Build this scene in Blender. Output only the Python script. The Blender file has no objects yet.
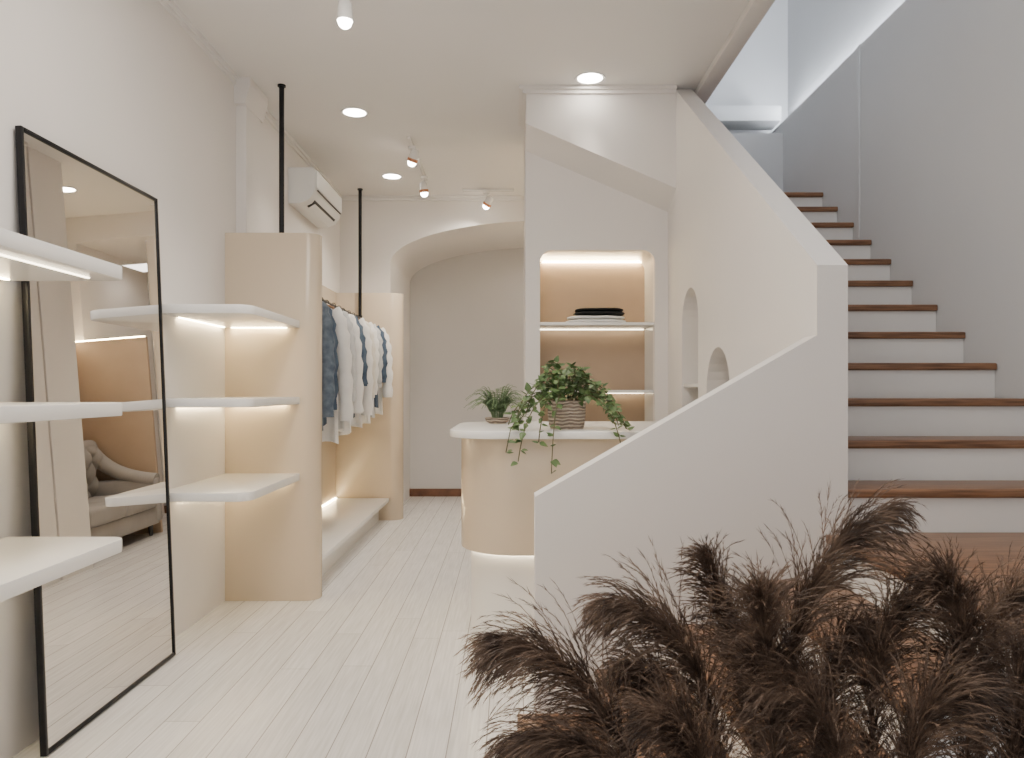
import bpy, bmesh, math, random
from mathutils import Vector, Matrix, noise
PI = math.pi
R = random.Random(7)
COL = bpy.context.scene.collection
EYE = 1.382
H = 3.50
WL = -1.88      # left wall face
SO, SI = 1.147, 1.263   # stair wall outer / inner face
WR = 2.321

# ------------------------------------------------------------------ materials
def mat(name, col, rough=0.5, metal=0.0, emit=None, es=0.0, var=0.0, vscale=6.0, bump=0.0, bscale=60.0, stretch=(1,1,1), spec=None, col2=None):
    m = bpy.data.materials.new(name); m.use_nodes = True
    nt = m.node_tree; b = nt.nodes['Principled BSDF']
    b.inputs['Base Color'].default_value = (*col, 1)
    b.inputs['Roughness'].default_value = rough
    b.inputs['Metallic'].default_value = metal
    if spec is not None: b.inputs['Specular IOR Level'].default_value = spec
    if emit:
        b.inputs['Emission Color'].default_value = (*emit, 1)
        b.inputs['Emission Strength'].default_value = es
    geo = nt.nodes.new('ShaderNodeNewGeometry'); mp = nt.nodes.new('ShaderNodeMapping')
    mp.inputs['Scale'].default_value = stretch
    nt.links.new(geo.outputs['Position'], mp.inputs['Vector'])
    nz = nt.nodes.new('ShaderNodeTexNoise'); nz.inputs['Scale'].default_value = vscale; nz.inputs['Detail'].default_value = 5
    nt.links.new(mp.outputs['Vector'], nz.inputs['Vector'])
    mx = nt.nodes.new('ShaderNodeMix'); mx.data_type = 'RGBA'
    c2 = col2 if col2 else tuple(max(0, c*(1-var)) for c in col)
    mx.inputs['A'].default_value = (*col, 1); mx.inputs['B'].default_value = (*c2, 1)
    rp = nt.nodes.new('ShaderNodeMapRange'); rp.inputs['From Min'].default_value = .35; rp.inputs['From Max'].default_value = .65
    nt.links.new(nz.outputs['Fac'], rp.inputs['Value']); nt.links.new(rp.outputs['Result'], mx.inputs['Factor'])
    nt.links.new(mx.outputs['Result'], b.inputs['Base Color'])
    if bump > 0:
        n2 = nt.nodes.new('ShaderNodeTexNoise'); n2.inputs['Scale'].default_value = bscale; n2.inputs['Detail'].default_value = 3
        nt.links.new(mp.outputs['Vector'], n2.inputs['Vector'])
        bp = nt.nodes.new('ShaderNodeBump'); bp.inputs['Strength'].default_value = bump; bp.inputs['Distance'].default_value = .01
        nt.links.new(n2.outputs['Fac'], bp.inputs['Height']); nt.links.new(bp.outputs['Normal'], b.inputs['Normal'])
    return m

M = {}
M['wall'] = mat('wall_paint', (.785,.75,.72), .8, var=.02, vscale=2, bump=.03, bscale=120)
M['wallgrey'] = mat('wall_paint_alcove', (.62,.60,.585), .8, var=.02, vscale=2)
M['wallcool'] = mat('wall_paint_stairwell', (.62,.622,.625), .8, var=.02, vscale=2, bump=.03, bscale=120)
M['ceil'] = mat('ceiling_paint', (.80,.78,.76), .8, var=.01, vscale=2)
M['white'] = mat('white_lacquer', (.85,.84,.82), .25, var=.01)
M['plinth'] = mat('plinth_lacquer', (.84,.81,.77), .35, var=.01)
M['beige'] = mat('beige_lacquer', (.63,.525,.395), .20, var=.01, vscale=2)
M['beigewall'] = mat('beige_panel', (.48,.355,.25), .5, var=.04)
M['black'] = mat('black_metal', (.012,.012,.014), .35, metal=.6)
M['copper'] = mat('copper_metal', (.55,.25,.14), .3, metal=.9)
M['mirror'] = mat('mirror_glass', (.78,.76,.74), .0, metal=1.0)
M['led'] = mat('led_strip', (1,.9,.7), .5, emit=(1,.80,.47), es=48)
M['ledsoft'] = mat('led_strip_soft', (1,.9,.7), .5, emit=(1,.86,.62), es=9)
M['ledbase'] = mat('led_strip_counter', (1,.9,.7), .5, emit=(1,.86,.62), es=26)
M['ledcool'] = mat('led_strip_cool', (1,1,1), .5, emit=(.86,.92,1), es=100)
M['lamp'] = mat('lamp_lens', (1,.95,.9), .5, emit=(1,.93,.82), es=30)
M['wood'] = mat('walnut_wood', (.29,.150,.078), .38, var=.5, vscale=4, bump=.06, bscale=40, stretch=(1.2,26,26), col2=(.13,.062,.032))
M['woodbase'] = mat('baseboard_wood', (.20,.09,.05), .5, var=.4, vscale=8)
M['denim'] = mat('denim_cloth', (.075,.105,.15), .9, vscale=20, bump=.4, bscale=300, col2=(.15,.19,.24))
M['denimblue'] = mat('denim_blue_cloth', (.045,.075,.125), .9, vscale=14, bump=.3, bscale=300, col2=(.08,.12,.18))
M['cotton'] = mat('white_cotton', (.84,.83,.82), .9, var=.05, vscale=15, bump=.2, bscale=200)
M['cottongrey'] = mat('grey_cotton', (.50,.515,.53), .9, vscale=20, bump=.2, bscale=200, col2=(.60,.61,.63))
M['cream'] = mat('cream_cotton', (.76,.73,.67), .9, var=.08, vscale=15, bump=.2, bscale=200)
M['blackcloth'] = mat('black_cloth', (.012,.012,.014), .9, var=.2, bump=.2, bscale=200)
M['hangerwood'] = mat('hanger_wood', (.35,.20,.10), .5, var=.3, vscale=12)
M['sofa'] = mat('sofa_velvet', (.37,.35,.335), .75, var=.1, vscale=4, bump=.15, bscale=200)
M['button'] = mat('sofa_button', (.18,.165,.15), .7)
M['leaf'] = mat('ivy_leaf', (.050,.105,.030), .45, vscale=30, col2=(.13,.20,.07))
M['leaf2'] = mat('fern_leaf', (.22,.32,.17), .5, vscale=25, col2=(.12,.20,.10))
M['vine'] = mat('vine_stem', (.10,.10,.04), .6, var=.3)
M['soil'] = mat('soil', (.04,.025,.015), .95, var=.4, vscale=40, bump=.5, bscale=80)
M['acplastic'] = mat('white_plastic', (.80,.80,.79), .35, var=.01)
M['dark'] = mat('dark_grille', (.05,.05,.05), .6)
M['ceramic'] = mat('vase_ceramic', (.30,.26,.22), .5, var=.15, vscale=8, bump=.1)
M['grass'] = mat('pampas_plume_hair', (.050,.029,.019), .5, vscale=18, col2=(.235,.155,.108))
M['grassstem'] = mat('pampas_stem', (.15,.095,.055), .6, var=.3)
# woven basket material
def basket():
    m = mat('woven_basket', (.36,.28,.21), .8)
    nt = m.node_tree; b = nt.nodes['Principled BSDF']
    for l in list(b.inputs['Base Color'].links): nt.links.remove(l)
    g = nt.nodes.new('ShaderNodeNewGeometry'); w = nt.nodes.new('ShaderNodeTexWave'); w.bands_direction = 'Z'
    w.inputs['Scale'].default_value = 18; w.inputs['Distortion'].default_value = 4; w.inputs['Detail'].default_value = 2
    nt.links.new(g.outputs['Position'], w.inputs['Vector'])
    r = nt.nodes.new('ShaderNodeValToRGB'); r.color_ramp.elements[0].color = (.22,.17,.13,1); r.color_ramp.elements[1].color = (.60,.50,.41,1)
    nt.links.new(w.outputs['Fac'], r.inputs['Fac']); nt.links.new(r.outputs['Color'], b.inputs['Base Color'])
    bp = nt.nodes.new('ShaderNodeBump'); bp.inputs['Strength'].default_value = .8; bp.inputs['Distance'].default_value = .01
    nt.links.new(w.outputs['Fac'], bp.inputs['Height']); nt.links.new(bp.outputs['Normal'], b.inputs['Normal'])
    return m
M['basket'] = basket()
# floor planks running along Y
def plank():
    m = bpy.data.materials.new('white_plank_floor'); m.use_nodes = True
    nt = m.node_tree; b = nt.nodes['Principled BSDF']; N = nt.nodes.new; L = nt.links.new
    g = N('ShaderNodeNewGeometry'); s = N('ShaderNodeSeparateXYZ'); L(g.outputs['Position'], s.inputs[0])
    def math_(op, a, bb=None):
        n = N('ShaderNodeMath'); n.operation = op
        for i, v in enumerate((a, bb)):
            if v is None: continue
            if isinstance(v, (int, float)): n.inputs[i].default_value = v
            else: L(v, n.inputs[i])
        return n.outputs[0]
    xs = math_('DIVIDE', math_('ADD', s.outputs['X'], 10.0), .15)
    idx = math_('FLOOR', xs); fr = math_('FRACT', xs)
    edge = math_('MINIMUM', fr, math_('SUBTRACT', 1.0, fr))
    seam = math_('LESS_THAN', edge, .015)
    wn = N('ShaderNodeTexWhiteNoise'); wn.noise_dimensions = '1D'; L(idx, wn.inputs['W'])
    ys = math_('DIVIDE', math_('ADD', s.outputs['Y'], math_('MULTIPLY', wn.outputs['Value'], 2.2)), 2.2)
    fy = math_('FRACT', ys); seam2 = math_('LESS_THAN', fy, .0014)
    seam = math_('MAXIMUM', seam, seam2)
    idy = math_('FLOOR', ys)
    w2 = N('ShaderNodeTexWhiteNoise'); w2.noise_dimensions = '2D'
    cb = N('ShaderNodeCombineXYZ'); L(idx, cb.inputs[0]); L(idy, cb.inputs[1]); L(cb.outputs[0], w2.inputs['Vector'])
    mp = N('ShaderNodeMapping'); mp.inputs['Scale'].default_value = (60, 2.2, 1); L(g.outputs['Position'], mp.inputs['Vector'])
    nz = N('ShaderNodeTexNoise'); nz.inputs['Scale'].default_value = 1.5; nz.inputs['Detail'].default_value = 6; L(mp.outputs[0], nz.inputs['Vector'])
    v = math_('ADD', math_('MULTIPLY', w2.outputs['Value'], .18), math_('MULTIPLY', nz.outputs['Fac'], 1.0))
    r = N('ShaderNodeValToRGB'); r.color_ramp.elements[0].position = .3; r.color_ramp.elements[1].position = .85
    r.color_ramp.elements[0].color = (.60,.585,.57,1); r.color_ramp.elements[1].color = (.83,.815,.80,1)
    L(v, r.inputs['Fac'])
    mx = N('ShaderNodeMix'); mx.data_type = 'RGBA'; L(seam, mx.inputs['Factor']); L(r.outputs['Color'], mx.inputs['A']); mx.inputs['B'].default_value = (.33,.31,.29,1)
    L(mx.outputs['Result'], b.inputs['Base Color']); b.inputs['Roughness'].default_value = .27
    bp = N('ShaderNodeBump'); bp.inputs['Strength'].default_value = .08; bp.inputs['Distance'].default_value = .005
    L(nz.outputs['Fac'], bp.inputs['Height']); L(bp.outputs['Normal'], b.inputs['Normal'])
    return m
M['floor'] = plank()

# ------------------------------------------------------------------ helpers
def rootloc(p):
    while p.parent: p = p.parent
    return p.location.copy()
def obj(name, bm, m, parent=None, smooth=True, angle=35):
    if smooth != 'raw': bmesh.ops.recalc_face_normals(bm, faces=bm.faces[:])
    me = bpy.data.meshes.new(name); bm.to_mesh(me); bm.free()
    me.materials.append(m)
    if smooth is True:
        me.shade_smooth(); me.set_sharp_from_angle(angle=math.radians(angle))
    elif smooth is False:
        me.shade_flat()
    o = bpy.data.objects.new(name, me); COL.objects.link(o)
    if parent:
        me.transform(Matrix.Translation(-rootloc(parent))); o.parent = parent
    else:
        vs = [v.co for v in me.vertices]
        c = Vector(((min(v.x for v in vs)+max(v.x for v in vs))/2, (min(v.y for v in vs)+max(v.y for v in vs))/2, min(v.z for v in vs)))
        me.transform(Matrix.Translation(-c)); o.location = c
    return o
def thing(name, label, cat, loc, group=None):
    o = bpy.data.objects.new(name, None); COL.objects.link(o); o.location = loc; o.empty_display_size = .1
    o['label'] = label; o['category'] = cat
    if group: o['group'] = group
    return o
def tag(o, label, cat, group=None):
    o['label'] = label; o['category'] = cat
    if group: o['group'] = group
    return o
def struct(name, bm, m, parent=None, **k):
    o = obj(name, bm, m, parent, **k); o['kind'] = 'structure'; return o
def merge(bm, t):
    me = bpy.data.meshes.new('t'); t.to_mesh(me); t.free(); bm.from_mesh(me); bpy.data.meshes.remove(me)
def box(bm, x0, x1, y0, y1, z0, z1, bev=0.0, seg=2, mtx=None):
    t = bmesh.new(); bmesh.ops.create_cube(t, size=1)
    for v in t.verts:
        v.co = Vector(((x0+x1)/2+v.co.x*(x1-x0), (y0+y1)/2+v.co.y*(y1-y0), (z0+z1)/2+v.co.z*(z1-z0)))
    if bev > 0: bmesh.ops.bevel(t, geom=t.edges[:], offset=bev, segments=seg, profile=.5, affect='EDGES')
    if mtx: t.transform(mtx)
    merge(bm, t); return bm
def B(*a, **k): return box(bmesh.new(), *a, **k)
def rrect(x0, x1, y0, y1, rs, n=10):
    if not isinstance(rs, (tuple, list)): rs = (rs,)*4
    out = []
    for (cx, cy, sx, sy, a0), r in zip(((x0,y0,1,1,PI),(x1,y0,-1,1,1.5*PI),(x1,y1,-1,-1,0),(x0,y1,1,-1,.5*PI)), rs):
        if r <= 0: out.append((cx, cy)); continue
        for i in range(n+1):
            a = a0+.5*PI*i/n; out.append((cx+sx*r+r*math.cos(a), cy+sy*r+r*math.sin(a)))
    return out
def prism(bm, pts, z0, z1, bev=0.0, fn=None):
    t = bmesh.new(); vs = [t.verts.new((p[0], p[1], z0)) for p in pts]; f = t.faces.new(vs)
    r = bmesh.ops.extrude_face_region(t, geom=[f])
    for v in r['geom']:
        if isinstance(v, bmesh.types.BMVert): v.co.z = z1
    if bev > 0:
        es = [e for e in t.edges if abs(e.verts[0].co.z-e.verts[1].co.z) < 1e-6]
        bmesh.ops.bevel(t, geom=es, offset=bev, segments=2, profile=.5, affect='EDGES')
    if fn:
        for v in t.verts: v.co = Vector(fn(*v.co))
    merge(bm, t); return bm
def plate(bm, outline, holes, w0, w1, fn):
    """flat plate with holes; (u,v,w)->fn"""
    cu = bpy.data.curves.new('c', 'CURVE'); cu.dimensions = '2D'; cu.fill_mode = 'BOTH'; cu.extrude = abs(w1-w0)/2
    for pts in [outline]+holes:
        s = cu.splines.new('POLY'); s.points.add(len(pts)-1); s.use_cyclic_u = True
        for p, q in zip(s.points, pts): p.co = (q[0], q[1], 0, 1)
    ob = bpy.data.objects.new('c', cu); COL.objects.link(ob)
    dg = bpy.context.evaluated_depsgraph_get(); me = bpy.data.meshes.new_from_object(ob.evaluated_get(dg))
    bpy.data.objects.remove(ob); bpy.data.curves.remove(cu)
    t = bmesh.new(); t.from_mesh(me); bpy.data.meshes.remove(me)
    bmesh.ops.remove_doubles(t, verts=t.verts[:], dist=1e-5)
    wc = (w0+w1)/2
    for v in t.verts: v.co = Vector(fn(v.co.x, v.co.y, v.co.z+wc))
    bmesh.ops.recalc_face_normals(t, faces=t.faces[:])
    merge(bm, t); return bm
XZ = lambda u, v, w: (u, w, v)
YZ = lambda u, v, w: (w, u, v)
def tube(bm, pts, rad, n=8, cap=True, flat=(1,1)):
    pts = [Vector(p) for p in pts]; rings = []
    for i, p in enumerate(pts):
        d = (pts[min(i+1,len(pts)-1)]-pts[max(i-1,0)])
        if d.length < 1e-9: d = Vector((0,0,1))
        d.normalize()
        if i == 0:
            a = d.orthogonal().normalized() if abs(d.z) < .9 else Vector((1,0,0))
        a = (a-d*a.dot(d)); a = a.normalized() if a.length > 1e-6 else d.orthogonal().normalized()
        b = d.cross(a); r = rad[i] if isinstance(rad, (list, tuple)) else rad
        rings.append([bm.verts.new(p+a*r*flat[0]*math.cos(2*PI*k/n)+b*r*flat[1]*math.sin(2*PI*k/n)) for k in range(n)])
    for i in range(len(rings)-1):
        for k in range(n):
            bm.faces.new((rings[i][k], rings[i][(k+1)%n], rings[i+1][(k+1)%n], rings[i+1][k]))
    if cap:
        bm.faces.new(rings[0][::-1]); bm.faces.new(rings[-1])
    return bm
def lathe(bm, prof, c=(0,0,0), n=32, mtx=None):
    t = bmesh.new(); rings = []
    for r, z in prof:
        if r < 1e-6: rings.append([t.verts.new((0,0,z))])
        else: rings.append([t.verts.new((r*math.cos(2*PI*k/n), r*math.sin(2*PI*k/n), z)) for k in range(n)])
    for a, b in zip(rings, rings[1:]):
        for k in range(n):
            k2 = (k+1) % n
            if len(a) == 1 and len(b) == 1: continue
            if len(a) == 1: t.faces.new((a[0], b[k], b[k2]))
            elif len(b) == 1: t.faces.new((a[k], a[k2], b[0]))
            else: t.faces.new((a[k], a[k2], b[k2], b[k]))
    if mtx: t.transform(mtx)
    t.transform(Matrix.Translation(Vector(c))); merge(bm, t); return bm
def bez(p, n=12):
    p = [Vector(q) for q in p]; out = []
    for i in range(n+1):
        t = i/n; q = p[:]
        while len(q) > 1: q = [q[j].lerp(q[j+1], t) for j in range(len(q)-1)]
        out.append(q[0])
    return out

# ------------------------------------------------------------------ room shell
struct('floor', B(-2.1, 2.6, -2.2, 10.1, -.1, 0), M['floor'], smooth=False)
struct('ceiling', B(-2.1, 1.38, -2.2, 10.1, H, H+.25), M['ceil'], smooth=False)
struct('wall_left', B(-2.1, WL, -2.2, 10.1, 0, H), M['wall'], smooth=False)
# arch wall (thick, forms the vault of the alcove)
ax, aa, ab_, az = .45, 1.78, .47, EYE+1.385
arch = []
N_ = 40
xe = 1.0
for i in range(N_+1):
    ang = PI - (PI-math.acos((xe-ax)/aa))*i/N_
    arch.append((ax+aa*math.cos(ang), az+ab_*math.sin(ang)))
out = [(WL, 0), (-1.33, 0)] + arch + [(xe, 0), (SO, 0), (SO, H), (WL, H)]
struct('wall_back', plate(bmesh.new(), out, [], 8.2, 9.75, XZ), M['wall'])
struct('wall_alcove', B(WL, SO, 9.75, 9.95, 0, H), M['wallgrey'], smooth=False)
bb = B(-1.33, 1.0, 9.732, 9.75, 0, .10, .003)
struct('baseboard_back', bb, M['woodbase'])
# pilaster on left wall
pb = B(WL, WL+.07, 5.11, 5.40, 0, H)
struct('trim_1', pb, M['wall'], smooth=False)
# crown mouldings
def crown(x0, x1, y0, y1, d):
    bm = bmesh.new()
    for k, (e, z0, z1) in enumerate(((1.0, H-.025, H-.0005), (.5, H-.05, H-.0255))):
        if d == 'x': box(bm, x0, x0+(x1-x0)*e, y0, y1, z0, z1)
        elif d == '-y': box(bm, x0, x1, y1-(y1-y0)*e, y1, z0, z1)
    return bm
struct('trim_2', crown(WL, WL+.035, 3.2, 8.2, 'x'), M['ceil'], smooth=False)
struct('trim_3', crown(WL, .1, 8.15, 8.2, '-y'), M['ceil'], smooth=False)
bm = prism(bmesh.new(), [(WL, H-.18), (WL+.075, H-.18), (WL+.11, H-.05), (WL+.11, H-.001), (WL, H-.001)], 5.07, 5.44, 0, lambda u, v, w_: (u, w_, v))
struct('trim_4', bm, M['wall'], smooth=False)

# stair wall (left of upper flight) with sloped top and two arched recesses
def archhole(y0, y1, z0, zt, n=14):
    r = (y1-y0)/2; c = (y0+y1)/2
    return [(y0, z0), (y1, z0)] + [(c+r*math.cos(PI*i/n), zt-r+r*math.sin(PI*i/n)) for i in range(n+1)]
zc = EYE+.47
yend = 2.82+(H-zc)/.671
holes = [archhole(4.62, 5.06, .55, EYE+.66), archhole(3.95, 4.42, .35, EYE+.24)]
outl = [(2.936, 0), (8.2, 0), (8.2, H), (yend, H), (2.936, zc+.116*.671)]
bm = plate(bmesh.new(), outl, holes, SO, SI, YZ)
struct('wall_stair', bm, M['wall'], smooth=False)
bm = plate(bmesh.new(), [(.0865, 0), (SI, 0), (SI, zc), (SO, zc), (SO, EYE+.207), (.0865, EYE-.402)], [], 2.82, 2.936, XZ)
for v in bm.verts:   # the top of the end post follows the slope of the upper flight
    if abs(v.co.z-zc) < 1e-4 and v.co.y > 2.9: v.co.z += .116*.671
struct('wall_parapet', bm, M['wall'], smooth=False)
# recess linings
for k, (y0, y1, z0, zt) in enumerate(((4.62,5.06,.55,EYE+.66),(3.95,4.42,.35,EYE+.24))):
    t = thing('wall_niche', ['taller arched niche with shelves in the stair side wall', 'shorter arched niche low in the stair side wall nearer the sloping parapet'][k], 'niche', (SI+.12, (y0+y1)/2, z0))
    oc = archhole(y0-.02, y1+.02, z0-.02, zt+.02); ic = archhole(y0, y1, z0, zt)
    obj('niche_lining', plate(bmesh.new(), oc, [ic], SI, SI+.22, YZ), M['wall'], t)
    obj('back_panel', plate(bmesh.new(), oc, [], SI+.22, SI+.235, YZ), M['beige'], t)
    for z in ((.95, 1.4) if k == 0 else (.9,)):
        obj('shelf', B(SO+.01, SI+.22, y0, y1, z, z+.025, .003), M['white'], t)

# display wall facing the room
nh = rrect(.206, 1.05, EYE-.62, EYE+1.03, .09)
struct('wall_display', plate(bmesh.new(), [(.1,0),(SO,0),(SO,H),(.1,H)], [nh], 5.52, 5.58, XZ), M['wall'])
struct('wall_display_rear', B(.1, SO, 5.96, 6.0, 0, H), M['wall'], smooth=False)
struct('wall_display_side', B(.1, .14, 5.58, 5.96, 0, H), M['wall'], smooth=False)
bm = plate(bmesh.new(), [(.1,H),(SO,H),(SO,EYE+1.41),(.1,EYE+1.86)], [], 5.24, 5.52, XZ)
for v in bm.verts:   # the lower edge folds back to the wall
    if v.co.z < H-.01 and v.co.y > 5.4: v.co.z -= .10
struct('wall_soffit', bm, M['wall'], smooth=False)
bm = bmesh.new()
for e, z0, z1 in ((.05, H-.025, H-.001), (.025, H-.05, H-.0255)):
    prism(bm, [(.1-e,5.24-e*.7),(SO-.002,5.24-e*.7),(SO-.002,5.239),(.099,5.239),(.099,5.95),(.1-e,5.95)], z0, z1)
struct('trim_5', bm, M['wall'], smooth=False)
struct('trim_6', B(1.29, 1.40, -2.0, 6.4, H-.05, H+.0, .006), M['wall'])
# free standing column behind the display wall (seen in the mirror)
struct('wall_column', B(.101, .31, 6.03, 6.47, 0, H), M['wall'], smooth=False)

# stairwell
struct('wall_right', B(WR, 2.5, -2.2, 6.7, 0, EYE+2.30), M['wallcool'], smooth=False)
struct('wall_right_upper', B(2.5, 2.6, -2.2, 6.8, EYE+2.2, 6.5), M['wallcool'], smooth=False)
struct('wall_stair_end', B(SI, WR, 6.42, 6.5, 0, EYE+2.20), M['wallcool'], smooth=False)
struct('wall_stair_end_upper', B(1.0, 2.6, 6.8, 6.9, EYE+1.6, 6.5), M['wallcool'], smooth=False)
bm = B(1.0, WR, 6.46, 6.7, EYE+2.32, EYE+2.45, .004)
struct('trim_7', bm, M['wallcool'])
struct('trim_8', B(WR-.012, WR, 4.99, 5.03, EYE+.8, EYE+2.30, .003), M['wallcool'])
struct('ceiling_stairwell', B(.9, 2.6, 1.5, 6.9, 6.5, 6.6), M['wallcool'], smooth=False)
bm = B(WR+.11, WR+.14, .5, 6.6, EYE+2.302, EYE+2.322, .002)
tag(obj('cove_light_strip', bm, M['ledcool']), 'cool white light strip along the high ledge above the stairs', 'light strip')

# ------------------------------------------------------------------ staircase
RS = .168
st = thing('staircase', 'wooden tread staircase with white risers turning up behind the sloping white wall', 'staircase', (1.2, 2.3, 0))
YF = 1.72
YB = 2.819
for i in range(1, 5):
    x0 = .04+.29*(i-1)
    obj('tread', B(x0-.02, x0+.30, YF-.01, YB, RS*i-.035, RS*i, .008, 3), M['wood'], st)
for i in range(1, 6):
    x0 = .04+.29*(i-1)
    obj('riser', B(x0, x0+.02, YF, YB, RS*(i-1)+.001, RS*i-.035), M['white'], st, smooth=False)
land = prism(bmesh.new(), [(1.18, YF-.01), (WR-.001, YF-.01), (WR-.001, 2.87), (SI+.001, 2.87), (SI+.001, YB), (1.18, YB)], RS*5-.035, RS*5, .006)
obj('landing', land, M['wood'], st)
for n in range(6, 18):
    y0 = 2.832+.25*(n-6)
    y1 = y0+.28 if n < 17 else 6.418
    obj('tread', B(SI+.001, WR-.001, y0, y1, RS*n-.035, RS*n, .008, 3), M['wood'], st)
    obj('riser', B(SI+.001, WR-.001, y0+.022, y0+.04, RS*(n-1)+.0, RS*n-.035), M['white'], st, smooth=False)
pts = [(.04, 0)]
for i in range(1, 6):
    x0 = .04+.29*(i-1); pts += [(x0, RS*i-.036), (x0+.29, RS*i-.036)] if i < 5 else [(x0, RS*i-.036), (WR-.001, RS*i-.036)]
pts += [(WR-.001, 0)]
obj('side_panel', plate(bmesh.new(), pts, [], YF, YF+.02, XZ), M['white'], st)

# ------------------------------------------------------------------ open wardrobe
WX = -1.27
w = thing('open_wardrobe', 'beige open wardrobe with rounded end panels and a low white platform along the left wall', 'wardrobe', (-1.6, 6.5, 0))
obj('side_panel', prism(bmesh.new(), rrect(WL+.001, WX, 4.91, 5.10, (0,.094,.094,0)), 0, EYE+1.03, .004), M['beige'], w)
obj('side_panel', prism(bmesh.new(), rrect(WL+.001, -1.17, 7.95, 8.195, (0,.12,.12,0)), 0, EYE+1.03, .004), M['beige'], w)
obj('platform', B(WL+.021, WX-.03, 5.10, 7.93, .20, .24, .006), M['white'], w)
obj('plinth', B(WL+.001, WX-.14, 5.10, 7.93, 0, .20), M['white'], w, smooth=False)
obj('back_panel', B(WL+.001, WL+.02, 5.41, 7.93, .17, EYE+1.03), M['beige'], w, smooth=False)
obj('light_strip', B(WL+.021, WL+.031, 5.15, 7.9, .241, .249), M['led'], w, smooth=False)

# clothes rail
RX, RZ = -1.60, EYE+.755
cr = thing('clothes_rail', 'black metal clothes rail hung from the ceiling on two poles', 'clothes rail', (RX, 6.6, RZ))
obj('rail', tube(bmesh.new(), [(RX,5.11,RZ),(RX,7.94,RZ)], .014, 12), M['black'], cr)
for y in (5.21, 7.90):
    p = obj('pole', tube(bmesh.new(), [(RX,y,RZ),(RX,y,H-.01)], .018, 12), M['black'], cr)
    obj('ceiling_flange', lathe(bmesh.new(), [(0,0),(.028,0),(.028,-.012),(.0,-.012)], (RX,y,H)), M['black'], p)
    obj('joint', lathe(bmesh.new(), [(0,-.03),(.024,-.03),(.024,.03),(0,.03)], (RX,y,RZ)), M['black'], p)

# garments + hangers
def garment(y, hw, L, m, label, kind='shirt', seed=0):
    rr = random.Random(seed); zt = RZ-.06; x = RX+rr.uniform(-.005,.015)
    t = thing('hanging_'+kind, label, kind, (x, y, zt-L), 'clothes hanging on the black rail')
    bm = bmesh.new(); n = 60; NV = 18; rings = []
    ph = rr.uniform(0,6); kf = rr.choice((7,8,9,11))
    for j in range(NV+1):
        v = j/NV
        if v < .12:
            q = v/.12; wv = .065+(hw-.065)*q**.75; th = .018+.035*q
        else:
            q = (v-.12)/.88; wv = hw*(1-.10*math.sin(q*PI*.7)+.03*q); th = .064+.034*q
        ring = []
        for k in range(n):
            a = 2*PI*k/n; cx = math.cos(a); sy = math.sin(a)
            xx = wv*math.copysign(abs(cx)**.8, cx)
            fold = 1+(.15+.32*v)*math.sin(kf*a+ph+2.5*v)*min(1,v*6)+.18*v*math.sin(5*a-ph-2*v)
            yy = th*math.copysign(abs(sy)**.8, sy)*fold
            ring.append(bm.verts.new((x+xx, y+yy, zt-v*L-.015*v*math.sin(ph+a*3))))
        rings.append(ring)
    for a, b in zip(rings, rings[1:]):
        for k in range(n): bm.faces.new((a[k], a[(k+1)%n], b[(k+1)%n], b[k]))
    bm.faces.new(rings[0]); bm.faces.new(rings[-1])
    obj('body', bm, m, t, angle=80)
    for s in (-1, 1):
        sl = L*rr.uniform(.58,.8); pts = []
        b0 = Vector((x+s*(hw-.06), y, zt-.105)); e = Vector((x+s*(hw+rr.uniform(0,.06)), y-.04+rr.uniform(-.03,.03), zt-.10-sl))
        if s < 0: e.x = max(e.x, WL+.05)
        c1 = Vector((x+s*(hw+.02), y, zt-.16))
        P = bez([b0, c1, (b0+e)/2+Vector((s*.05,-.03,0)), e], 16)
        if s < 0:
            for q in P: q.x = max(q.x, WL+.08)
        o = obj('sleeve', tube(bmesh.new(), P, [.084-.026*i/16+.010*math.sin(i*2.1+ph) for i in range(17)], 14, flat=(.85,.8)), m, t, angle=80)
        obj('cuff', tube(bmesh.new(), [P[-1]+Vector((0,0,.03)), P[-1]-Vector((0,0,.014))], .058, 14, flat=(.85,.8)), m, o, angle=80)
    c = bmesh.new(); Pc = [(x+.062*math.cos(a), y+.026*math.sin(a), zt+.004+.012*math.sin(a)) for a in [2*PI*i/16 for i in range(17)]]
    obj('collar', tube(c, Pc, .013, 8, cap=False), m, t, angle=80)
    obj('button_placket', B(x-.012, x+.012, y-.080, y-.05, zt-L*.9, zt-.1, .003), m, t)
    hg = thing('clothes_hanger', 'wooden clothes hanger inside the '+label.split(' hanging')[0]+' on the rail', 'hanger', (x, y, zt), 'hangers on the black rail')
    bar = [(x+u*(hw-.05), y, zt-.006-.055*abs(u)**1.5) for u in [i/8-1 for i in range(17)]]
    obj('shoulder_bar', tube(bmesh.new(), bar, .010, 8), M['hangerwood'], hg)
    hk = [(x, y, zt-.01), (x, y, zt+.025)] + [(x+.019*math.sin(a), y, RZ-.019*math.cos(a)) for a in [0.3+i*.42 for i in range(10)]]
    obj('hook', tube(bmesh.new(), hk, .0028, 6), M['black'], hg)
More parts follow.
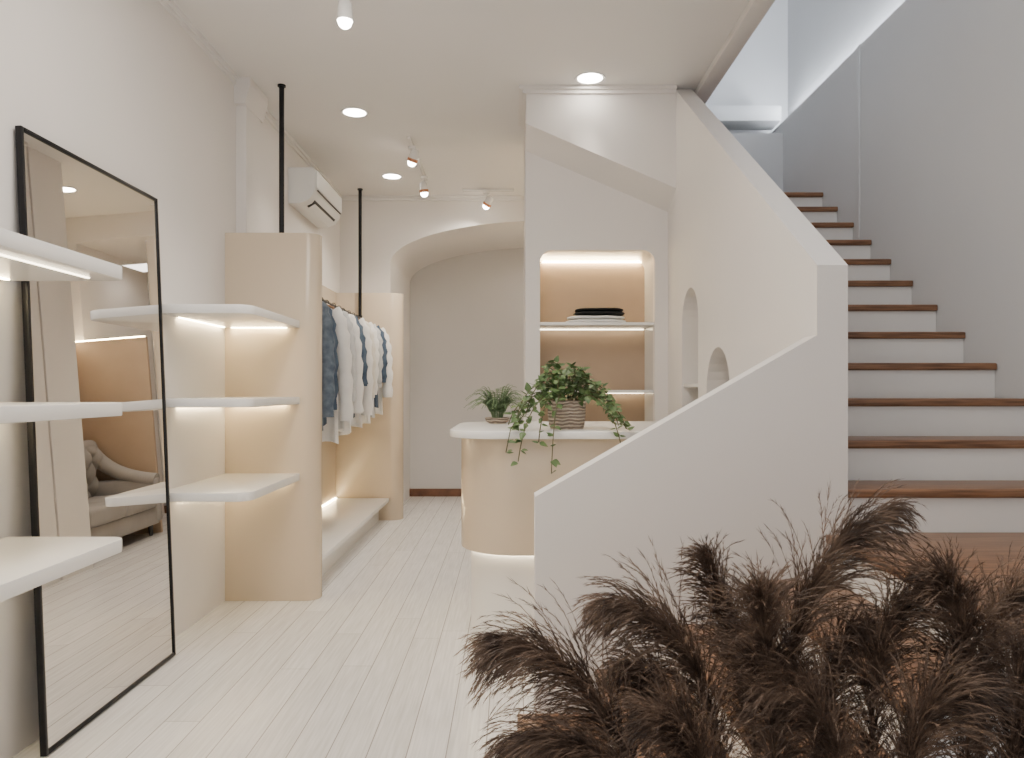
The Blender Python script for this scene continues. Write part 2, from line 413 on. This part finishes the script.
G = [
 (5.34,.250,1.00,'denim','long faded blue denim jacket hanging nearest the beige end panel','jacket'),
 (5.56,.235,.96,'denimblue','darker blue denim jacket hanging second on the rail','jacket'),
 (5.80,.258,1.10,'cotton','longest white shirt hanging third on the rail','shirt'),
 (6.03,.250,1.02,'cottongrey','pale grey shirt hanging fourth on the rail','shirt'),
 (6.24,.262,1.06,'cotton','long white shirt hanging fifth, in front of a blue jacket','shirt'),
 (6.46,.256,.93,'denimblue','mid blue denim jacket hanging at the middle of the rail','jacket'),
 (6.68,.272,1.02,'cotton','white shirt hanging right behind the middle denim jacket','shirt'),
 (6.90,.262,1.00,'cream','cream shirt hanging between two white shirts','shirt'),
 (7.11,.276,1.0,'cotton','white shirt hanging fourth from the far end','shirt'),
 (7.32,.268,.95,'cottongrey','light grey shirt hanging third from the far end','shirt'),
 (7.52,.270,.86,'denimblue','short blue denim jacket hanging second from the far end','jacket'),
 (7.73,.290,.94,'cotton','short white shirt hanging at the far end of the rail','shirt')]
for i, (y, hw, L, m, lab, kd) in enumerate(G): garment(y, hw, L, M[m], lab, kd, 20+i)

# ------------------------------------------------------------------ wall shelves
hts = [EYE+.455, EYE-.045, EYE-.545]
nm = ['top', 'middle', 'bottom']
for k, z in enumerate(hts):
    s = obj('wall_shelf', prism(bmesh.new(), rrect(WL+.001, -1.39, 3.97, 4.909, (0,.09,0,0)), z-.048, z, .004), M['white'])
    tag(s, nm[k]+' white shelf with rounded corner on the beige wardrobe panel beyond the mirror', 'shelf', 'shelves on the wardrobe panel')
    obj('light_strip', B(WL+.05, -1.47, 4.885, 4.897, z-.052, z-.0475), M['led'], s, smooth=False)
    obj('light_strip', B(WL+.01, WL+.022, 4.2, 4.85, z-.052, z-.0475), M['led'], s, smooth=False)
for k, z in enumerate(hts):
    s = obj('wall_shelf', prism(bmesh.new(), rrect(WL+.001, -1.43, 1.0, 2.79, (0,.03,.05,0)), z-.05, z, .004), M['white'])
    tag(s, nm[k]+' white shelf jutting from the left wall in front of the mirror', 'shelf', 'shelves on the left wall nearest the viewer')
    obj('light_strip', B(-1.53, -1.52, 1.05, 2.70, z-.054, z-.0495), M['ledsoft'], s, smooth=False)
    obj('light_strip', B(WL+.03, WL+.045, 1.05, 2.74, z-.054, z-.0495), M['led'], s, smooth=False)

# ------------------------------------------------------------------ leaning mirror
mr = thing('standing_mirror', 'tall rectangular mirror in thin black frame leaning on the left wall', 'mirror', (-1.76, 3.365, 0))
d = Vector((-.095, 0, 2.375)); Lm = d.length; d.normalize(); nn = Vector((d.z, 0, -d.x))
org = Vector((-1.775, 2.82, .002))
mt = Matrix(((nn.x, 0, d.x, org.x), (0, 1, 0, org.y), (nn.z, 0, d.z, org.z), (0,0,0,1)))
Wm = 1.09; fw = .016
fm = bmesh.new()
for a in ((0,.024,0,fw,0,Lm),(0,.024,Wm-fw,Wm,0,Lm),(0,.024,fw,Wm-fw,0,fw),(0,.024,fw,Wm-fw,Lm-fw,Lm)): box(fm, *a, bev=.002, mtx=mt)
obj('frame', fm, M['black'], mr)
obj('mirror_glass', B(.012,.017,fw*.8,Wm-fw*.8,fw*.8,Lm-fw*.8, mtx=mt), M['mirror'], mr, smooth=False)
obj('backing_board', B(.002,.011,fw*.5,Wm-fw*.5,fw*.5,Lm-fw*.5, mtx=mt), M['black'], mr, smooth=False)

# ------------------------------------------------------------------ counter
CZ = EYE-.205
c = thing('reception_counter', 'beige reception counter with rounded white top standing behind the sloping wall', 'counter', (.4, 4.2, 0))
obj('upper_body', prism(bmesh.new(), rrect(-.275, 1.06, 3.78, 4.80, (.30,.02,.02,.3), 20), .545, CZ-.038, .006), M['beige'], c)
obj('plinth', prism(bmesh.new(), rrect(-.225, 1.02, 3.89, 4.72, (.25,.02,.02,.24), 20), 0, .545), M['plinth'], c)
obj('countertop', prism(bmesh.new(), rrect(-.325, 1.09, 3.70, 4.92, (.24,.02,.02,.3), 20), CZ-.038, CZ, .006), M['white'], c)
ls = rrect(-.238, 1.03, 3.875, 4.735, (.26,.02,.02,.25), 20)
obj('light_strip', prism(bmesh.new(), ls, .533, .5445), M['ledbase'], c)

# ------------------------------------------------------------------ display niche
dn = thing('display_niche', 'lit rounded display niche with beige back and white shelves above the counter', 'niche', (.628, 5.75, EYE-.62))
oc = rrect(.19, 1.066, EYE-.636, EYE+1.046, .10)
obj('niche_lining', plate(bmesh.new(), oc, [nh], 5.581, 5.94, XZ), M['white'], dn)
obj('back_panel', plate(bmesh.new(), oc, [], 5.941, 5.958, XZ), M['beigewall'], dn)
obj('light_strip', B(.22,1.03,5.915,5.93,EYE+1.005,EYE+1.02), M['led'], dn, smooth=False)
for z in (EYE+.50, EYE-.0, EYE-.40):
    sh = obj('shelf', B(.207,1.049,5.53,5.94,z-.022,z,.003), M['white'], dn)
    obj('light_strip', B(.22,1.036,5.90,5.91,z-.028,z-.0225), M['ledsoft'], sh, smooth=False)
fz = EYE+.50
fold = [('cotton', .41,.86,.06,'white folded garment at the bottom of the pile on the niche shelf'),
        ('blackcloth', .47,.85,.055,'black folded garment topping the pile on the niche shelf')]
def folded(m, x0, x1, z, h, lab, y0=5.56, y1=5.84):
    bm = bmesh.new()
    for q in range(2):
        tt = bmesh.new(); bmesh.ops.create_cube(tt, size=1); bmesh.ops.bevel(tt, geom=tt.edges[:], offset=.35, segments=4, profile=.5, affect='EDGES')
        bmesh.ops.subdivide_edges(tt, edges=[e for e in tt.edges if e.calc_length() > .2], cuts=5, use_grid_fill=True)
        for v in tt.verts:
            nzv = noise.noise(Vector((v.co.x*4+x0*9+q*3, v.co.y*4, z*7)))
            v.co = Vector(((x0+x1)/2+v.co.x*(x1-x0-.02*q), (y0+y1)/2+v.co.y*(y1-y0-.012*q), z+h*(.5*q+.25)+v.co.z*h*.5+ .004*nzv*(1 if q else 0)))
        mn = min(v.co.z for v in tt.verts)
        if q == 0:
            for v in tt.verts: v.co.z += z-mn
        merge(bm, tt)
    o = obj('folded_garment', bm, m, angle=60); tag(o, lab, 'folded clothes', 'folded clothes in the display niche')
for m, x0, x1, h, lab in fold:
    folded(M[m], x0, x1, fz, h, lab); fz += h+.002
folded(M['cottongrey'], .70, .96, EYE-.40, .09, 'grey folded garment on the low niche shelf behind the trailing plant')

# ------------------------------------------------------------------ air conditioner
ac = thing('air_conditioner', 'white wall mounted air conditioner above the wardrobe', 'air conditioner', (WL+.1, 6.8, EYE+1.57))
z0 = EYE+1.57
prof = [(0,0),(.10,0),(.17,.03),(.215,.09),(.225,.15),(.225,.27),(.205,.30),(0,.30)]
def acfn(u, v, w_): return (WL+.001+u, w_, z0+v)
def acp(p, y0, y1): return prism(bmesh.new(), p, y0, y1, 0, acfn)
obj('housing', acp(prof, 6.30, 7.25), M['acplastic'], ac, angle=50)
obj('front_panel', acp([(.226,.13),(.236,.135),(.236,.28),(.226,.285)], 6.31, 7.24), M['acplastic'], ac)
obj('air_outlet', acp([(.125,.007),(.168,.026),(.190,.055),(.194,.052),(.172,.021),(.127,.002)], 6.42, 7.15), M['dark'], ac)
obj('louver', acp([(.13,-.012),(.19,.025),(.194,.020),(.134,-.018)], 6.43, 7.14), M['acplastic'], ac)
obj('panel_seam', acp([(.2355,.118),(.2365,.118),(.2365,.124),(.2255,.124),(.2255,.118)], 6.36, 7.21), M['dark'], ac)

# ------------------------------------------------------------------ ceiling fixtures
def spotlamp(loc, power, ang, rot=(0,0,0), col=(1,.90,.77), r=.04):
    l = bpy.data.lights.new('spot', 'SPOT'); l.energy = power; l.spot_size = math.radians(ang); l.spot_blend = .8; l.color = col; l.shadow_soft_size = r
    o = bpy.data.objects.new('spot_lamp', l); COL.objects.link(o); o.location = loc; o.rotation_euler = rot
    return o
DL = [(.53,5.09,'round recessed ceiling downlight above the counter, nearest the stairs'),(-1.2,5.72,'round recessed ceiling downlight beside the nearer black pole'),(-1.19,7.43,'round recessed ceiling downlight by the farther black pole'),
      (.5,7.2,'round ceiling downlight added to light the tufted sofa')]  # the sofa downlight is an added fixture that lights the lounge
for i, (x, y, lab) in enumerate(DL):
    t = thing('ceiling_downlight', lab, 'downlight', (x, y, H), 'recessed ceiling downlights')
    obj('trim_ring', lathe(bmesh.new(), [(.085,0),(.105,0),(.103,-.008),(.085,-.004)], (x,y,H), 40), M['white'], t)
    obj('lens', lathe(bmesh.new(), [(0,-.003),(.086,-.003),(.086,-.0005),(0,-.0005)], (x,y,H), 40), M['lamp'], t)
    spotlamp((x,y,H-.02), (30,55,60,60)[i], (56,105,105,130)[i])
TZ = H-.025
def track_spot(x, y, lab, hz, tilt=(0.0,0.0), e=46, copper=False, ontrack=False):
    t = thing('ceiling_spotlight', lab, 'spotlight', (x, y, hz), 'white ceiling spotlights')
    top = TZ if ontrack else H
    obj('base_plate', lathe(bmesh.new(), [(0,-.001),(.035,-.001),(.035,-.025),(0,-.025)], (x,y,top), 24), M['white'], t)
    obj('stem', tube(bmesh.new(), [(x,y,top-.02),(x,y,hz+.08)], .008, 10), M['white'], t)
    mtx = Matrix.Rotation(tilt[0],4,'X') @ Matrix.Rotation(tilt[1],4,'Y')
    hd = obj('lamp_head', lathe(bmesh.new(), [(0,.11),(.022,.11),(.036,.09),(.042,.0),(.036,.0),(.034,.01),(0,.012)], (x,y,hz), 28, mtx), M['white'], t)
    obj('lens', lathe(bmesh.new(), [(0,-.040),(.018,-.036),(.031,-.024),(.038,-.004),(.034,.008),(0,.008)], (x,y,hz), 24, mtx), M['lamp'], hd)
    if copper:
        cp = obj('copper_ring', lathe(bmesh.new(), [(.042,.004),(.046,.004),(.046,.030),(.041,.030)], (x,y,hz), 28, mtx), M['copper'], hd)
        cp['label'] = 'copper coloured ring around the lamp head'
    dz = mtx @ Vector((0,0,-.07))
    o = spotlamp(Vector((x,y,hz))+dz, e, 110); o.rotation_euler = mtx.to_euler()
track_spot(-.86, 3.86, 'white ceiling spotlight hanging nearest, at the top of the view', EYE+1.90, (0.0, 0), 60)
tr = obj('light_track', B(-.875, -.845, 6.25, 7.5, H-.0245, H-.001, .003), M['white']); tag(tr, 'white light track running away along the ceiling left of centre', 'light track')
track_spot(-.86, 6.45, 'white ceiling spotlight, nearer one of the pair by the middle ceiling', EYE+1.96, (.3,.35), copper=True, ontrack=True)
track_spot(-.86, 7.35, 'white ceiling spotlight, farther one of the pair by the middle ceiling', EYE+1.93, (.1,-.1), copper=True, ontrack=True)
tr = obj('light_track', B(-.52, .02, 7.885, 7.915, H-.0245, H-.001, .003), M['white']); tag(tr, 'short white light track on the ceiling before the arch', 'light track')
track_spot(-.27, 7.9, 'white ceiling spotlight tilted at the far end before the arch', EYE+1.94, (.4,.5), 24, copper=True, ontrack=True)

# ------------------------------------------------------------------ sofa (seen in the mirror)
sf = thing('tufted_sofa', 'grey tufted sofa with rolled arms, reflected in the mirror', 'sofa', (.65, 7.1, 0))
sy0, sy1 = 6.52, 8.10
SX = .05
obj('base_frame', B(.20+SX,1.08+SX-.01,sy0+.06,sy1-.06,.12,.30,.02), M['sofa'], sf)
for q in range(2):
    a = sy0+.14+q*.65
    obj('seat_cushion', B(.16+SX,.86+SX,a+.003,a+.647,.30,.47,.045,5), M['sofa'], sf)
def tufted(u0, u1, nu_, z0_, z1_, nvq, fn):
    bm = bmesh.new(); nu, nv = nu_*18, nvq*18; g = []; btn = bmesh.new()
    for j in range(nv+1):
        row = []
        for i in range(nu+1):
            u = i/nu; v = j/nv; p = u*nu_; q = v*nvq
            tuf = math.sqrt(abs(math.sin(PI*(p+q)/1.0)*math.sin(PI*(p-q)/1.0)))
            edge_ = min(1, (1-v)/.12)
            row.append(bm.verts.new(fn(u0+(u1-u0)*u, z0_+(z1_-z0_)*v, .075*tuf*edge_)))
        g.append(row)
    for j in range(nv):
        for i in range(nu): bm.faces.new((g[j][i], g[j][i+1], g[j+1][i+1], g[j+1][i]))
    for a in range(2*nu_+1):
        for b in range(1, 2*nvq):
            if (a+b) % 2 == 0:
                pt_ = fn(u0+(u1-u0)*a/(2*nu_), z0_+(z1_-z0_)*b/(2*nvq), .004)
                bmesh.ops.create_icosphere(btn, subdivisions=2, radius=.016, matrix=Matrix.Translation(Vector(pt_)))
    return bm, btn
tb, tn = tufted(sy0+.12, sy1-.12, 6, .42, 1.0, 2, lambda u, z, d: (.90+SX-.22*(z-.42)-d, u, z))
bk = obj('tufted_back', tb, M['sofa'], sf, angle=80); obj('buttons', tn, M['button'], bk)
obj('back_frame', B(.91+SX,1.07+SX,sy0+.03,sy1-.03,.20,.98,.04,4), M['sofa'], sf)
obj('back_roll', tube(bmesh.new(), [(.90+SX,sy0+.03,.99),(.90+SX,sy1-.03,.99)], .075, 18), M['sofa'], sf)
for a in (sy0, sy1-.14):
    am = obj('arm', B(.18+SX,1.0+SX,a+.01,a+.13,.14,.62,.04,4), M['sofa'], sf)
    obj('arm_roll', tube(bmesh.new(), bez([(.20+SX,a+.07,.58),(.45+SX,a+.07,.62),(.75+SX,a+.07,.70),(.90+SX,a+.07,.99)], 12), .075, 18), M['sofa'], am)
for x in (.28, 1.0):
    for y in (sy0+.12, sy1-.12):
        obj('leg', lathe(bmesh.new(), [(0,0),(.016,0),(.03,.12),(0,.12)], (x+SX,y,0), 16), M['dark'], sf)
pn = thing('wall_cladding', 'tan wall cladding behind the sofa with a lit top edge', 'wall panel', (SO-.05, 8.1, 0))
obj('side_board', B(SO-.02, SO-.001, 6.02, 8.15, 0, EYE+.75, .002), M['beigewall'], pn)
obj('end_board', B(.30, SO-.021, 8.15, 8.19, 0, EYE+.75, .002), M['beigewall'], pn)
obj('light_strip', B(SO-.02, SO-.006, 6.05, 8.15, EYE+.752, EYE+.765), M['led'], pn, smooth=False)
obj('light_strip', B(.32, SO-.03, 8.16, 8.175, EYE+.752, EYE+.765), M['led'], pn, smooth=False)

# ------------------------------------------------------------------ plants on the counter
def leafmesh(bm, p, d, up, s, wd=.8):
    d = d.normalized(); sd = d.cross(up)
    if sd.length < 1e-4: sd = d.orthogonal()
    sd.normalize(); n = sd.cross(d)
    prof = [(0,.0),(.12,.36),(.38,.48),(.7,.28),(1.0,0)]
    mid = [bm.verts.new(p+d*s*a+n*(-.10*s*a*a)) for a, _ in ((0,0),(.15,0),(.4,0),(.7,0),(1,0))]
    for sg in (-1, 1):
        e = [bm.verts.new(p+d*s*(a-.06 if i == 1 else a)+sd*sg*s*b*wd+n*(.13*s*b-.10*s*a*a)) for i, (a, b) in enumerate(prof[1:4])]
        ch = [mid[0]]+e+[mid[4]]
        for i in range(4):
            try:
                if i == 0: bm.faces.new((mid[0], ch[1], mid[1]))
                elif i == 3: bm.faces.new((mid[3], ch[3], mid[4]))
                else: bm.faces.new((mid[i], ch[i], ch[i+1], mid[i+1]))
            except ValueError: pass
PX, PY = .29, 3.98
pt = thing('potted_ivy', 'trailing green ivy in a woven basket pot on the counter', 'potted plant', (PX, PY, CZ))
obj('basket_pot', lathe(bmesh.new(), [(0,0),(.086,0),(.094,.02),(.100,.08),(.102,.14),(.106,.145),(.102,.15),(.092,.145),(.090,.12),(0,.12)], (PX,PY,CZ), 40), M['basket'], pt)
obj('soil', lathe(bmesh.new(), [(0,.13),(.088,.128),(.086,.121),(0,.121)], (PX,PY,CZ), 24), M['soil'], pt)
lb = bmesh.new(); vb = bmesh.new(); rg = random.Random(5)
V0 = [(-.32,-.32,.12,-.10),(-.26,-.36,.10,-.14),(-.10,-.36,.12,-.20),(-.26,-.05,.18,.08),(-.31,.0,.12,.02),(.26,-.1,.14,.02),(.28,-.3,.12,-.02),(.24,-.33,.10,-.06),
      (.1,-.05,.26,.28),(-.1,0,.30,.32),(-.16,-.1,.24,.22),(.16,.05,.22,.2),(.16,-.2,.22,.13),(-.04,.12,.26,.24),(.26,.1,.18,.08),(-.16,-.32,.14,-.05),
      (.24,-.15,.18,.10),(-.22,-.2,.20,.08),(-.27,-.2,.06,.01),(.29,0,.12,.02),(.04,-.1,.28,.26),(-.06,-.15,.24,.18)]
for dx, dy, ap, ez in V0:
    p0 = Vector((PX+dx*.15, PY+dy*.15, CZ+.13))
    p1 = Vector((PX+dx*.35, PY+dy*.35, CZ+.14+ap))
    p2 = Vector((PX+dx*.85, PY+dy*.85, CZ+.07+ap*.9))
    p3 = Vector((PX+dx, PY+dy, CZ+ez))
    P = bez([p0,p1,p2,p3], 16)
    for q in P:
        if q.y > 3.68 and q.z < CZ+.012: q.z = CZ+.012
    tube(vb, P, .0028, 5)
    for i in range(2, 17):
        for _ in range(rg.choice((1,2,2,2))):
            dd = Vector((rg.uniform(-1,1), rg.uniform(-1,.6), rg.uniform(-.9,.7)))
            pp = P[i]+dd*.006
            s = rg.uniform(.028,.050)
            if pp.y > 3.66 and pp.z+dd.normalized().z*s < CZ+.006: dd.z = abs(dd.z)*.3
            leafmesh(lb, pp, dd, Vector((rg.uniform(-.4,.4),-.5,1)), s)
for i in range(130):
    a = rg.uniform(0, 2*PI); r = rg.uniform(0,.15); zz = CZ+.15+rg.uniform(0,.17)*(1-r*3)
    dd = Vector((math.cos(a)*.8, math.sin(a)*.8, rg.uniform(-.2,.9)))
    leafmesh(lb, Vector((PX+r*math.cos(a), PY+r*math.sin(a), zz)), dd, Vector((0,-.4,1)), rg.uniform(.03,.052))
obj('vine', vb, M['vine'], pt); obj('foliage', lb, M['leaf'], pt, smooth='raw')

FX, FY = -.09, 4.62
pf = thing('potted_fern', 'small pale green feathery fern in a low pot at the back of the counter', 'potted plant', (FX, FY, CZ))
obj('bowl', lathe(bmesh.new(), [(0,0),(.05,0),(.07,.015),(.078,.035),(.072,.036),(.06,.02),(0,.02)], (FX,FY,CZ), 36), M['basket'], pf)
obj('soil', lathe(bmesh.new(), [(0,.032),(.068,.030),(.06,.022),(0,.022)], (FX,FY,CZ), 24), M['soil'], pf)
lb = bmesh.new()
for i in range(105):
    a = rg.uniform(0,2*PI); L = rg.uniform(.17,.29); out_ = rg.uniform(.2,1.0)
    p0 = Vector((FX+.03*math.cos(a), FY+.03*math.sin(a), CZ+.03))
    P = bez([p0, p0+Vector((math.cos(a)*L*.25*out_, math.sin(a)*L*.25*out_, L*.8)), p0+Vector((math.cos(a)*L*.85*out_, math.sin(a)*L*.85*out_, L*(.95-.75*out_)))], 14)
    tube(lb, P, .0014, 4)
    for j in range(2, 15):
        tg = (P[j]-P[j-1]).normalized(); sd = tg.cross(Vector((0,0,1)))
        sd = sd.normalized() if sd.length > .01 else Vector((1,0,0))
        for sg in (-1,1): leafmesh(lb, P[j], sd*sg+tg*.5, Vector((0,0,1)), .032*(1.15-j/15), .45)
obj('fronds', lb, M['leaf2'], pf, smooth='raw')

# ------------------------------------------------------------------ pampas grass
def at(x, y, Y): return Vector(((x-512)*Y/750, Y, EYE-(y-390)*Y/750))
vases = [(.42, 1.40), (.86, 1.42)]
for k, (vx, vy) in enumerate(vases):
    v = obj('floor_vase', lathe(bmesh.new(), [(0,0),(.10,0),(.145,.06),(.165,.16),(.15,.27),(.11,.35),(.085,.40),(.095,.44),(.088,.44),(.078,.40),(.10,.34),(.14,.26),(.15,.16),(.13,.07),(0,.03)], (vx,vy,0), 48), M['ceramic'])
    tag(v, ['brown ceramic floor vase holding the left bunch of dark plumes','brown ceramic floor vase holding the right bunch of dark plumes'][k], 'vase', 'floor vases of pampas grass')
def plume(vi, ctrl, scale, label, seed, nb=520):
    rr = random.Random(seed); vx, vy = vases[vi]
    P = bez(ctrl, 40)
    t = thing('pampas_grass_stem', label, 'pampas grass', (vx, vy, .04), 'dark brown pampas plumes')
    base = Vector((vx+rr.uniform(-.04,.04), vy+rr.uniform(-.04,.04), .06))
    mouth = Vector((vx+(P[0].x-vx)*.1, vy+(P[0].y-vy)*.1, .44))
    tg0 = (P[1]-P[0]).normalized()
    S = bez([base, mouth, mouth+(P[0]-mouth)*.35+Vector((0,0,.03)), P[0]-tg0*.08, P[0]], 14)
    obj('stem', tube(bmesh.new(), S+P[1:34], [.0032]*15+[.0032-.0026*i/33 for i in range(33)], 6), M['grassstem'], t)
    verts = []; faces = []
    RU = rr.uniform
    for b in range(nb):
        tt = rr.random()**.8; f = tt*39.99; i = int(f); p = P[i].lerp(P[i+1], f-i); tg = (P[i+1]-P[i]).normalized()
        env = (math.sin(PI*min(1,(tt*.78+.22)))**.6)
        Lb = scale*(.035+.145*env)*RU(.4,1.1)
        o1 = tg.orthogonal().normalized(); o2 = tg.cross(o1); a = RU(0,2*PI)
        rad = o1*math.cos(a)+o2*math.sin(a)
        rv0 = Vector((RU(-1,1), RU(-1,1), RU(-1,1)))
        dv = (tg*RU(.9,1.5)+rad*RU(.15,.85)).normalized()
        pts = [p]; cur = p.copy(); vel = dv.copy(); ns = 7
        for s in range(ns):
            vel = (vel+Vector((RU(-.03,.03), RU(-.03,.03), -.085-.03*s))).normalized()
            cur = cur+vel*(Lb/ns); pts.append(cur.copy())
        i0 = len(verts)
        for k, q in enumerate(pts):
            dirv = (pts[min(k+1,ns)]-pts[max(k-1,0)]).normalized()
            sd = dirv.cross(rv0); sd = sd.normalized() if sd.length > .01 else Vector((1,0,0))
            ww = .0010*(1-.75*k/ns); verts.extend((q-sd*ww, q+sd*ww))
        for k in range(ns): faces.append((i0+2*k, i0+2*k+1, i0+2*k+3, i0+2*k+2))
        nh_ = int(34+24*env)
        for h in range(nh_):
            q = RU(.05,1)*(ns-.001); j = int(q); pp = pts[j].lerp(pts[j+1], q-j); td = (pts[j+1]-pts[j]).normalized()
            rv = Vector((RU(-1,1), RU(-1,1), RU(-1,.6)))
            dd = (td*1.8+rv*.65).normalized()*RU(.008,.019)*scale
            wv = dd.cross(Vector((RU(-1,1),RU(-1,1),RU(-1,1)))); wv = wv.normalized()*.00064 if wv.length > 1e-9 else Vector((.0007,0,0))
            i1 = len(verts); verts.extend((pp-wv, pp+wv, pp+dd)); faces.append((i1,i1+1,i1+2))
    me = bpy.data.meshes.new('plume'); off = rootloc(t)
    me.from_pydata([tuple(v-off) for v in verts], [], faces); me.materials.append(M['grass'])
    o = bpy.data.objects.new('plume', me); COL.objects.link(o); o.parent = t
PL = [
 (0, [(795,790,1.42),(770,690,1.42),(790,560,1.42),(888,510,1.42)], 1.2, 'tallest dark brown plume arching right beside the white wall end'),
 (0, [(725,790,1.38),(715,680,1.36),(675,605,1.36),(606,604,1.36)], 1.05, 'brown plume arching left in front of the sloping wall'),
 (0, [(755,780,1.50),(752,690,1.50),(725,610,1.50),(706,558,1.50)], .9, 'upright brown plume standing before the lower sloping wall'),
 (0, [(650,830,1.32),(625,720,1.30),(570,640,1.30),(496,644,1.30)], 1.1, 'leftmost brown plume reaching toward the counter'),
 (0, [(690,860,1.25),(640,770,1.24),(580,725,1.24),(516,745,1.24)], 1.0, 'lowest brown plume drooping left over the plank floor'),
 (0, [(775,820,1.34),(780,720,1.34),(760,640,1.34),(762,600,1.34)], 1.0, 'dense brown plume in the middle of the left bunch'),
 (1, [(880,820,1.40),(860,700,1.40),(880,610,1.40),(930,588,1.40)], 1.0, 'brown plume bending right in front of the landing'),
 (1, [(985,820,1.44),(970,700,1.44),(985,605,1.44),(1035,592,1.44)], 1.05, 'rightmost brown plume leaning off toward the stair treads'),
 (1, [(960,820,1.34),(975,710,1.34),(970,630,1.34),(945,580,1.34)], 1.0, 'brown plume bending left near the right edge'),
 (1, [(850,850,1.32),(845,760,1.32),(820,690,1.32),(780,680,1.32)], 1.0, 'low brown plume leaning left from the right bunch'),
 (1, [(905,860,1.28),(900,770,1.28),(915,700,1.28),(965,685,1.28)], 1.0, 'low dense brown plume in the bottom right corner'),
 (0, [(720,880,1.26),(715,790,1.26),(695,730,1.26),(655,715,1.26)], .95, 'short brown plume low at the front of the left bunch'),
 (0, [(820,850,1.46),(815,730,1.46),(825,660,1.46),(862,628,1.46)], .95, 'brown plume directly below the tallest plume, leaning right'),
 (0, [(690,840,1.44),(690,750,1.44),(670,680,1.44),(628,668,1.44)], .9, 'brown plume below the left arching one, over the first steps'),
 (1, [(1010,860,1.30),(1015,770,1.30),(1010,700,1.30),(1030,660,1.30)], 1.0, 'short upright brown plume against the right edge of the view'),
]
for i, (vi, c4, sc, lab) in enumerate(PL):
    plume(vi, [at(*q) for q in c4], sc, lab, 100+i)

# ------------------------------------------------------------------ lights
def area(name, loc, rot, sx, sy, e, col):
    l = bpy.data.lights.new(name, 'AREA'); l.shape = 'RECTANGLE'; l.size = sx; l.size_y = sy; l.energy = e; l.color = col
    o = bpy.data.objects.new(name, l); COL.objects.link(o); o.location = loc; o.rotation_euler = rot; return o
area('front_fill', (-.3,-1.9,1.7), (PI/2,0,0), 3.0, 2.4, 32, (1,.98,.97))  # fill lamp added behind the camera, standing in for an unseen shopfront window
area('overhead_fill', (-.5,2.2,H-.03), (0,0,0), 1.0, 2.2, 58, (1,.93,.84))  # overhead fill lamp added above the frame; it has no fixture
area('upward_fill', (-.4,1.2,2.9), (PI*.90,0,0), 1.6, 1.0, 15, (1,.94,.88))  # unseen lamp pointing up, added only to brighten the ceiling
area('stairwell_skylight', (1.9,4.2,6.4), (0,0,0), 1.0, 4.0, 52, (.84,.91,1))
area('alcove_light', (.5,9.0,3.05), (0,0,0), .6, .5, 4, (1,.93,.86))

wd = bpy.data.worlds.new('world'); bpy.context.scene.world = wd; wd.use_nodes = True
wd.node_tree.nodes['Background'].inputs['Color'].default_value = (.92,.95,1,1)
wd.node_tree.nodes['Background'].inputs['Strength'].default_value = .45

cam = bpy.data.cameras.new('camera'); co = bpy.data.objects.new('camera', cam); COL.objects.link(co)
co.location = (0,0,EYE); co.rotation_euler = (PI/2,0,0); cam.sensor_width = 36; cam.lens = 36*750/1024
cam.shift_y = 11/1024; cam.clip_start = .05
bpy.context.scene.camera = co
